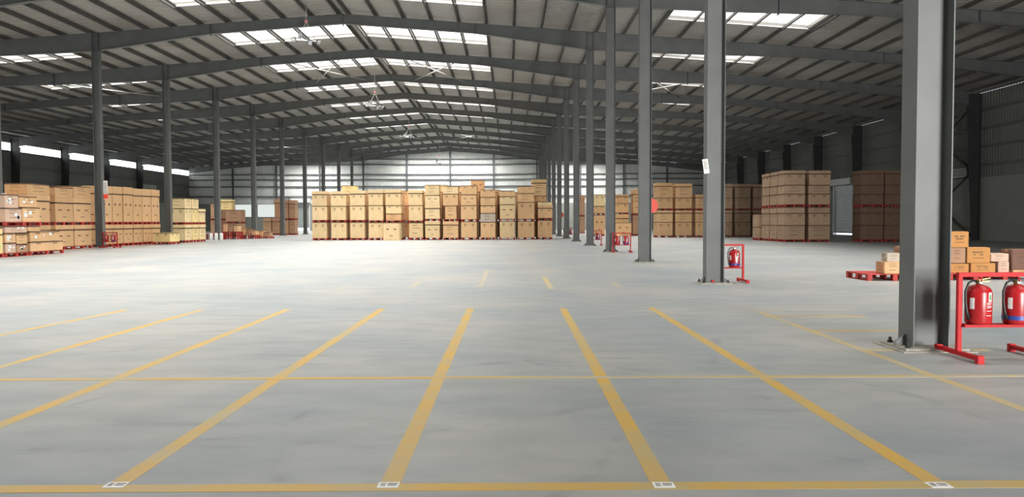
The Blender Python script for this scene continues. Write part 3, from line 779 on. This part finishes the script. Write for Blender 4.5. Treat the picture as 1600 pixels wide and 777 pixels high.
# --- near right: cartons on red pallets behind the first column
G7 = 'cartons on the near right pallets'
PYn = 18.3
pa = at(1356, 430, PYn).x
for k, (nm) in enumerate(('with a few boxes, left of the nearest column', 'behind the nearest column and fire point', 'at the right edge of the picture')):
    make_pallet(pa + k * 1.42, pa + k * 1.42 + 1.36, PYn + .1 * k, PYn + 1.2 + .1 * k, 0, 'low red pallet ' + nm, 'near right pallets')
PZ = .169
def near(xa, xb, ytop, Y, dep, z0, col, lab, style='text', faces=FB, lbl=None, rz=0, h=None):
    x0 = at(xa, 420, Y).x; x1 = at(xb, 420, Y).x; z1 = at((xa + xb) / 2, ytop, Y).z if h is None else z0 + h
    return carton(x0, x1, Y, Y + dep, z0, z1, col, lab, G7, style, False, faces, lbl, rz), z1
o, z = near(1382, 1411, 409.5, 18.35, .45, PZ, 'tan', 'tan carton sitting alone on the near pallet left of the column', 'rows')
o, z = near(1386, 1408, 396, 18.4, .3, z + .003, 'grey', 'grey carton with white label on the tan carton left of the column', 'rows', FB, M['white'])
near(1409, 1440, 386, 18.95, .42, PZ, 'brown', 'brown carton mostly hidden behind the nearest column', 'rows')
o, zc = near(1484, 1514, 412.5, 18.55, .48, PZ, 'orange', 'orange-brown carton, lower left of the printed pile right of the nearest column')
o, zd = near(1517, 1555.5, 411.5, 18.55, .48, PZ, 'orange', 'orange-brown carton, lower right of the printed pile right of the nearest column')
o, zb = near(1511, 1547, 387, 18.58, .42, max(zc, zd) + .003, 'orange', 'orange-brown carton resting on two printed ones right of the nearest column')
o, za = near(1484, 1508.5, 387.5, 18.6, .42, max(zc, zd) + .003, 'brown', 'dark side-on carton between two orange-brown ones by the nearest column', 'rows')
near(1484, 1513, 362, 18.62, .40, max(za, zb) + .003, 'orange', 'topmost orange-brown carton of the printed pile by the nearest column')
o, ze = near(1560, 1577, 409, 18.6, .4, PZ, 'pinkish', 'pinkish carton with white labels right of the printed pile', 'rows', FB, M['white'])
near(1548, 1576, 396.5, 18.62, .4, max(ze, zd) + .003, 'pinkish', 'flat pinkish carton with pink wrap beside the printed pile', 'rows', FB, M['pinkwrap'])
o, zf = near(1583, 1622, 422, 18.55, .5, PZ, 'tan', 'tan carton with white label at the right picture edge', 'rows', FB, M['white'])
near(1581, 1622, 390, 18.56, .45, zf + .003, 'dark', 'dark brown carton on a tan one at the right picture edge', 'rows')
# --- left row along the left column line (their long side faces the aisle)
G8 = 'the long row along the left columns'
XF = CXL - .28
def lrow(ya, yb, top, col, where, seed, mid=1.36, xf=XF, dep=1.15, spec=None):
    lv = spec or ['p', (mid, col, 'grip', True), 'p', (top, col, 'grip', True)]
    stack(where, G8, xf - dep, xf, ya, yb, lv, ('front', 'right'), seed, .015)
y = 45.4
for i in range(6):
    lrow(y, y + 1.22, 3.72 + .02 * (i % 3), 'tan', 'the %s stack right of the signed left column' % ORD[i], 70 + i); y += 1.27
# stacks beyond the column on the near side
for i, (ya, yb, tops) in enumerate(((37.0, 38.35, (1.36, 2.9)), (38.4, 40.3, (1.36, 2.95, 3.52)), (40.75, 42.45, (1.36, 2.88, 3.45)), (42.5, 44.27, (1.36, 2.9, 3.58)))):
    sp = ['p', (tops[0], 'tan', 'grip', True), 'p', (tops[1], 'tan', 'grip', True)] + ([(tops[2], 'tan', 'rows')] if len(tops) > 2 else [])
    lrow(ya, yb, 0, 'tan', 'the %s stack left of the signed left column' % ORD[i], 80 + i, spec=sp)
# near-left wrapped mixed stacks, standing forward of the row
G9 = 'the mixed wrapped stacks at the left edge'
XN = -21.9
def mix(ya, yb, z0, z1, col, lab, style='rows', lbl=None, xf=XN, dep=1.1, lid=False):
    return carton(xf - dep, xf, ya, yb, z0, z1, col, lab, 'cartons of ' + G9, style, lid, ('front', 'right'), lbl)
for k, (a, b) in enumerate(((31.3, 32.55), (32.6, 34.2), (34.3, 36.9))):
    make_pallet(XN - 1.12, XN + .02, a, b, 0, 'red pallet under the %s load at the left picture edge' % ('cream label', 'white-labelled mixed', 'low two-carton')[k], 'pallets at the left edge')
mix(31.35, 32.5, PZ, 1.0, 'yellow', 'cream carton with lime and white labels at the left picture edge', 'rows', M['hazard'])
mix(31.35, 32.5, 1.005, 1.3, 'yellow', 'cream carton lid-like box on top at the left picture edge', 'rows', None)
mix(32.65, 33.35, PZ, .62, 'pinkish', 'lower wrapped carton with white label, left mixed load', 'rows', M['white'])
mix(33.4, 34.15, PZ, .552, 'brown', 'lower small brown carton of the left mixed load', 'rows', M['white'])
mix(32.65, 33.35, .625, 1.05, 'tan', 'middle wrapped carton with white label, left mixed load', 'rows', M['white'])
mix(33.4, 34.15, .555, 1.0, 'tan', 'middle plain carton, right side of the left mixed load', 'rows', None)
mix(32.65, 34.15, 1.055, 1.36, 'pinkish', 'long wrapped carton under the raised pallet at left', 'rows', M['white'])
make_pallet(XN - 1.12, XN + .02, 32.65, 35.2, 1.365, 'red pallet raised on the left mixed load', 'pallets at the left edge')
mix(34.35, 36.85, PZ, .62, 'tan', 'wide low tan carton on the floor pallet at left', 'icons', None)
mix(34.35, 36.6, .625, 1.1, 'tan', 'wide tan carton with cream label on the low one at left', 'icons', M['white'])
mix(34.2, 35.1, 1.108, 1.36, 'tan', 'small tan carton filling under the raised pallet at left', 'rows', None)
mix(32.7, 33.8, 1.535, 2.15, 'pinkish', 'wrapped carton with white labels, left part of the raised load', 'rows', M['white'])
mix(33.85, 35.1, 1.535, 2.2, 'tan', 'labelled tan carton, right part of the raised load', 'rows', M['white'])
mix(32.7, 33.6, 2.155, 2.75, 'pinkish', 'pinkish carton upper left of the raised load', 'rows', M['white'])
mix(33.65, 34.9, 2.205, 2.7, 'tan', 'tan carton with silver labels upper right of the raised load', 'rows', M['white'])
carton(-25.8, XF - .16, 36.12, 36.95, 0.002, 2.9, 'tan', 'tall tan carton behind the mixed loads at left', 'cartons of ' + G9, 'rows', True, ('front', 'right'))
# yellow block and small box around the second left column
G10 = 'the yellowish block right of the second left column'
yy = 54.6; XB = -23.55
for i in range(3):
    tp = (3.25, 3.25, 2.55)[i]
    sp = ['p', (1.32, 'yellow', 'rows', True), 'p', (2.5, 'yellow', 'icons'), (tp, 'yellow', 'rows')] if i < 2 else ['p', (1.32, 'yellow', 'rows', True), 'p', (2.5, 'yellow', 'icons', True)]
    stack('the %s yellowish stack behind the left columns' % ORD[i], G10, XB - 1.2, XB, yy, yy + 1.2, sp, ('front', 'right'), 90 + i, .01); yy += 1.25
make_pallet(-23.9, -22.75, 50.4, 51.9, 0, 'red pallet under the low box before the second left column', 'pallets of the long left row')
carton(-23.88, -22.77, 50.42, 51.88, PZ, .78, 'yellow', 'low yellowish carton before the foot of the second left column', 'cartons of the long left row', 'icons', False, ('front', 'right'))
# clutter beyond, between third and fifth left columns
G11 = 'the mixed goods around the third left column'
pxstack('the dark stack behind the third left column', G11, 329, 346, 78, 1.3, ['p', (344, 'brown'), 'p', (318, 'brown')], FA, 101)
pxstack('the brown stack right of the third left column', G11, 353, 377, 77, 1.3, ['p', (349, 'brown'), 'p', (328, 'brown', 'rows')], FA, 102)
p = at(345, 328, 78.6); 
carton(at(345, 320, 77.2).x, at(362, 320, 77.2).x, 77.2, 78.1, hz(328, 365, 77) + .004, hz(312, 352, 77.2), 'yellow', 'yellow carton on top of the brown stack by the third left column', 'cartons of ' + G11, 'rows', True, FA)
for k, (xa, xb) in enumerate(((318, 345), (348, 372), (376, 400), (401, 422))):
    Yk = 63.5 + k * 1.3; x0 = at(xa, 370, Yk).x; x1 = at(xb, 370, Yk).x; z = 0
    nn = (3, 4, 2, 1)[k]
    for j in range(nn):
        make_pallet(x0, x1, Yk, Yk + 1.2, z, 'empty red pallet, %s up, %s pile past the third left column' % (ORD[j], ORD[k]), 'empty pallets past the left columns'); z += .167
    if k >= 1:
        w3 = (x1 - x0) / (3 if k < 3 else 2)
        for j in range(3 if k < 3 else 2):
            hh = (.42, .7, .62, .55)[(j + k) % 4]
            carton(x0 + j * w3 + .03, x0 + (j + 1) * w3 - .03, Yk + .1, Yk + .9, z + .003, z + hh, ('tan', 'brown', 'tan')[j], '%s small carton on the %s pallet pile past the third left column' % (ORD[j], ORD[k]), 'small cartons past the left columns', 'rows', False, FA, M['white'] if (j + k) % 2 else None)
# white bottles / cans in a row at the pallet edge
can0 = None
for k, px in enumerate((330, 338, 346)):
    p = at(px, 372, 61.7)
    if can0 is None:
        can0 = empty('white_drum'); MB().lathe([(.12, 0), (.13, .03), (.13, .5), (.10, .58), (.05, .6)], 0, 0, 14).build('drum_body', M['white'], can0)
        MB().lathe([(.055, .6), (.055, .66)], 0, 0, 12).build('cap', M['red'], can0); o = can0
    else: o = copy_tree(can0)
    o.location = (p.x, 61.7, 0); tag(o, 'white drum, %s of three before the third left column' % ORD[k], 'drum', 'white drums by the third left column')
G12 = 'the brown group before the end wall shutter'
for i, (a, b, top, c) in enumerate(((411, 423, 341, 'brown'), (425, 436.5, 341, 'brown'), (438.5, 450, 312, 'brown'), (451.5, 461, 313, 'brown'))):
    sp = ['p', (343.5, c, 'rows'), 'p', (top, c, 'icons', True)] if top < 330 else ['p', (top, c, 'rows', True)]
    pxstack('the %s brown stack left of the end wall shutter' % ORD[i], G12, a, b, 85 + .2 * i, 1.3, sp, FA, 110 + i)
pxstack('the upper brown stack near the fifth left column', G12, 429, 438, 87.2, 1.3, ['p', (343, 'brown'), 'p', (311, 'brown', 'icons', True)], FA, 120)

# ------------------------------------------------------------------ fire points
def make_stand():
    t = empty('fire_extinguisher_stand'); w_ = .83
    for x in (0, w_):
        MB().box(x - .024, x + .024, -.024, .024, .06, .88).build('post', M['redpaint'], t, .004)
        MB().box(x - .03, x + .03, -.39, .39, .03, .075).box(x - .035, x + .035, -.40, -.34, 0, .085).box(x - .035, x + .035, .34, .40, 0, .085).build('foot', M['redpaint'], t, .004)
    MB().box(-.024, w_ + .024, -.03, .03, .88, .925).build('top_rail', M['redpaint'], t, .004)
    MB().box(.024, w_ - .024, -.07, .07, .335, .365).build('shelf_rail', M['redpaint'], t, .004)
    for x in (.21, .62): MB().tube([(x, 0, .88), (x, -.04, .86), (x, -.05, .835), (x, 0, .825)], .008, 6).build('hook', M['redpaint'], t)
    return t
def make_ext(band):
    t = empty('fire_extinguisher')
    body = MB().lathe([(.09, 0), (.122, .006), (.13, .03), (.13, .34), (.118, .38), (.085, .41), (.045, .425), (.03, .43)], 0, 0, 28).build('cylinder', M['red'], t)
    MB().lathe([(.028, .428), (.03, .455), (.022, .47)], 0, 0, 14).box(-.02, .03, -.018, .018, .44, .475).build('valve', M['brass'], t)
    MB().bar((-.01, 0, .475), (.12, 0, .50), .022, .008).bar((-.005, 0, .462), (.11, 0, .462), .022, .008).build('handle', M['brass'] if not band else M['black'], t)
    MB().lathe([(.02, 0), (.02, .012)], 0, 0, 12).xf(Matrix.Translation((.0, -.03, .455)) @ Matrix.Rotation(PI / 2, 4, 'X')).build('gauge', M['lampglass'], t)
    pts = [(-.02, 0, .455), (-.07, -.02, .475), (-.13, -.035, .45), (-.17, -.045, .36), (-.172, -.05, .25), (-.16, -.055, .14), (-.14, -.06, .06)]
    MB().tube(pts, [.012] * 5 + [.015, .02], 8).build('hose', M['black'], t)
    # stickers wrap the curved body towards the camera
    def wrap(name, a0, a1, z0, z1, m, r=.1315):
        b = MB(); n = max(6, int(abs(a1 - a0) * 9)); n0 = 0
        for i in range(n + 1):
            a = a0 + (a1 - a0) * i / n
            b.v += [(r * math.cos(a), r * math.sin(a), z0), (r * math.cos(a), r * math.sin(a), z1)]
        for i in range(n): b.f.append((2 * i, 2 * i + 2, 2 * i + 3, 2 * i + 1)); b.sm.append(True)
        return b.build(name, m, t)
    wrap('emblem', -1.35, -1.0, .25, .35, M['white']); wrap('emblem_centre', -1.28, -1.07, .27, .33, M['green'], .1325)
    wrap('white_tag', -2.75, -2.4, .17, .29, M['white'], .134)
    for z in (.235, .22, .20, .185, .15, .10): wrap('printed_line', -1.5, -.95 - (z * 7 % .2), z, z + .006, M['white'])
    if band:
        wrap('blue_band', -PI, PI, .05, .095, M['blue'], .1325)
        wrap('white_tag', -1.6, -1.3, .12, .26, M['white'], .134)
    return t
stand0 = make_stand(); ext_r = make_ext(False); ext_b = make_ext(True)
used = {'s': 0, 'r': 0, 'b': 0}
def place(proto, key):
    o = proto if used[key] == 0 else copy_tree(proto); used[key] += 1; return o
for i, (x, y, where) in enumerate(((4.88, 8.07, 'beside the nearest right-hand column'), (4.83, 18.05, 'behind the second right-hand column'),
        (4.90, 35.2, 'before the fourth right-hand column'), (4.75, 45.1, 'behind the fifth right-hand column'), (4.62, 63.1, 'behind the seventh right-hand column'),
        (-23.95, 44.3, 'beside the signed left-hand column'))):
    s = place(stand0, 's'); s.location = (x, y, 0); tag(s, 'red tube fire extinguisher stand %s' % where, 'stand', 'extinguisher stands by the columns')
    e = place(ext_r, 'r'); e.location = (x + .21, y, .367); tag(e, 'red fire extinguisher on the left of the stand %s' % where, 'fire extinguisher', 'fire extinguishers on stands')
    e = place(ext_b, 'b'); e.location = (x + .62, y, .367); tag(e, 'red blue-banded fire extinguisher on the right of the stand %s' % where, 'fire extinguisher', 'fire extinguishers on stands')
# round red signs
def rsign(x, y, z, r, lab):
    t = empty('round_sign', (x, y, z)); tag(t, lab, 'sign', 'round red signs on columns')
    b = MB(); n = 20
    b.prism([(r * math.cos(2 * PI * k / n), r * math.sin(2 * PI * k / n)) for k in range(n)], 'y', -.012, .012).build('sign_disc', M['signred'], t)
    MB().box(-.3, .06, .012, .04, -.02, .02).build('bracket', M['girt'], t)
p = at(1015, 321.5, 26.95); rsign(p.x + .03, 26.95, p.z, .27, 'round orange-red sign sticking out behind the third right-hand column')
p = at(876, 336, 71.9); rsign(p.x, 71.9, p.z, .3, 'small round red sign by a distant right-hand column')
# notices on columns
def notice(p, wd, ht, lab, tilt=0, red=False, cat='notice'):
    t = empty('paper_notice', p); tag(t, lab, cat, 'notices on columns'); t.rotation_euler = (0, tilt, 0)
    MB().box(-wd / 2, wd / 2, -.003, .003, -ht / 2, ht / 2).build('sheet', M['white'], t)
    b = MB()
    for k in range(6): b.box(-wd * .35, wd * (.1 + .25 * ((k * 37) % 3) / 2), -.0045, -.003, ht * (.34 - .1 * k), ht * (.37 - .1 * k))
    b.build('printed_text', M['ink'] if not red else M['girt'], t)
    if red: MB().box(-wd / 2, wd / 2, -.006, -.003, -ht / 2 + .03, -ht * .22).build('red_panel', M['signred'], t)
notice(at(1103, 260, 17.531), .13, .34, 'white paper notice hanging crooked on the second right-hand column', -.15)
notice(at(165, 297, 44.531), .26, 1.1, 'tall white sign with red foot on the first full left-hand column', 0, True, 'sign')
notice(at(6, 309, 35.531), .24, .42, 'white paper notice on the leftmost column at the picture edge')
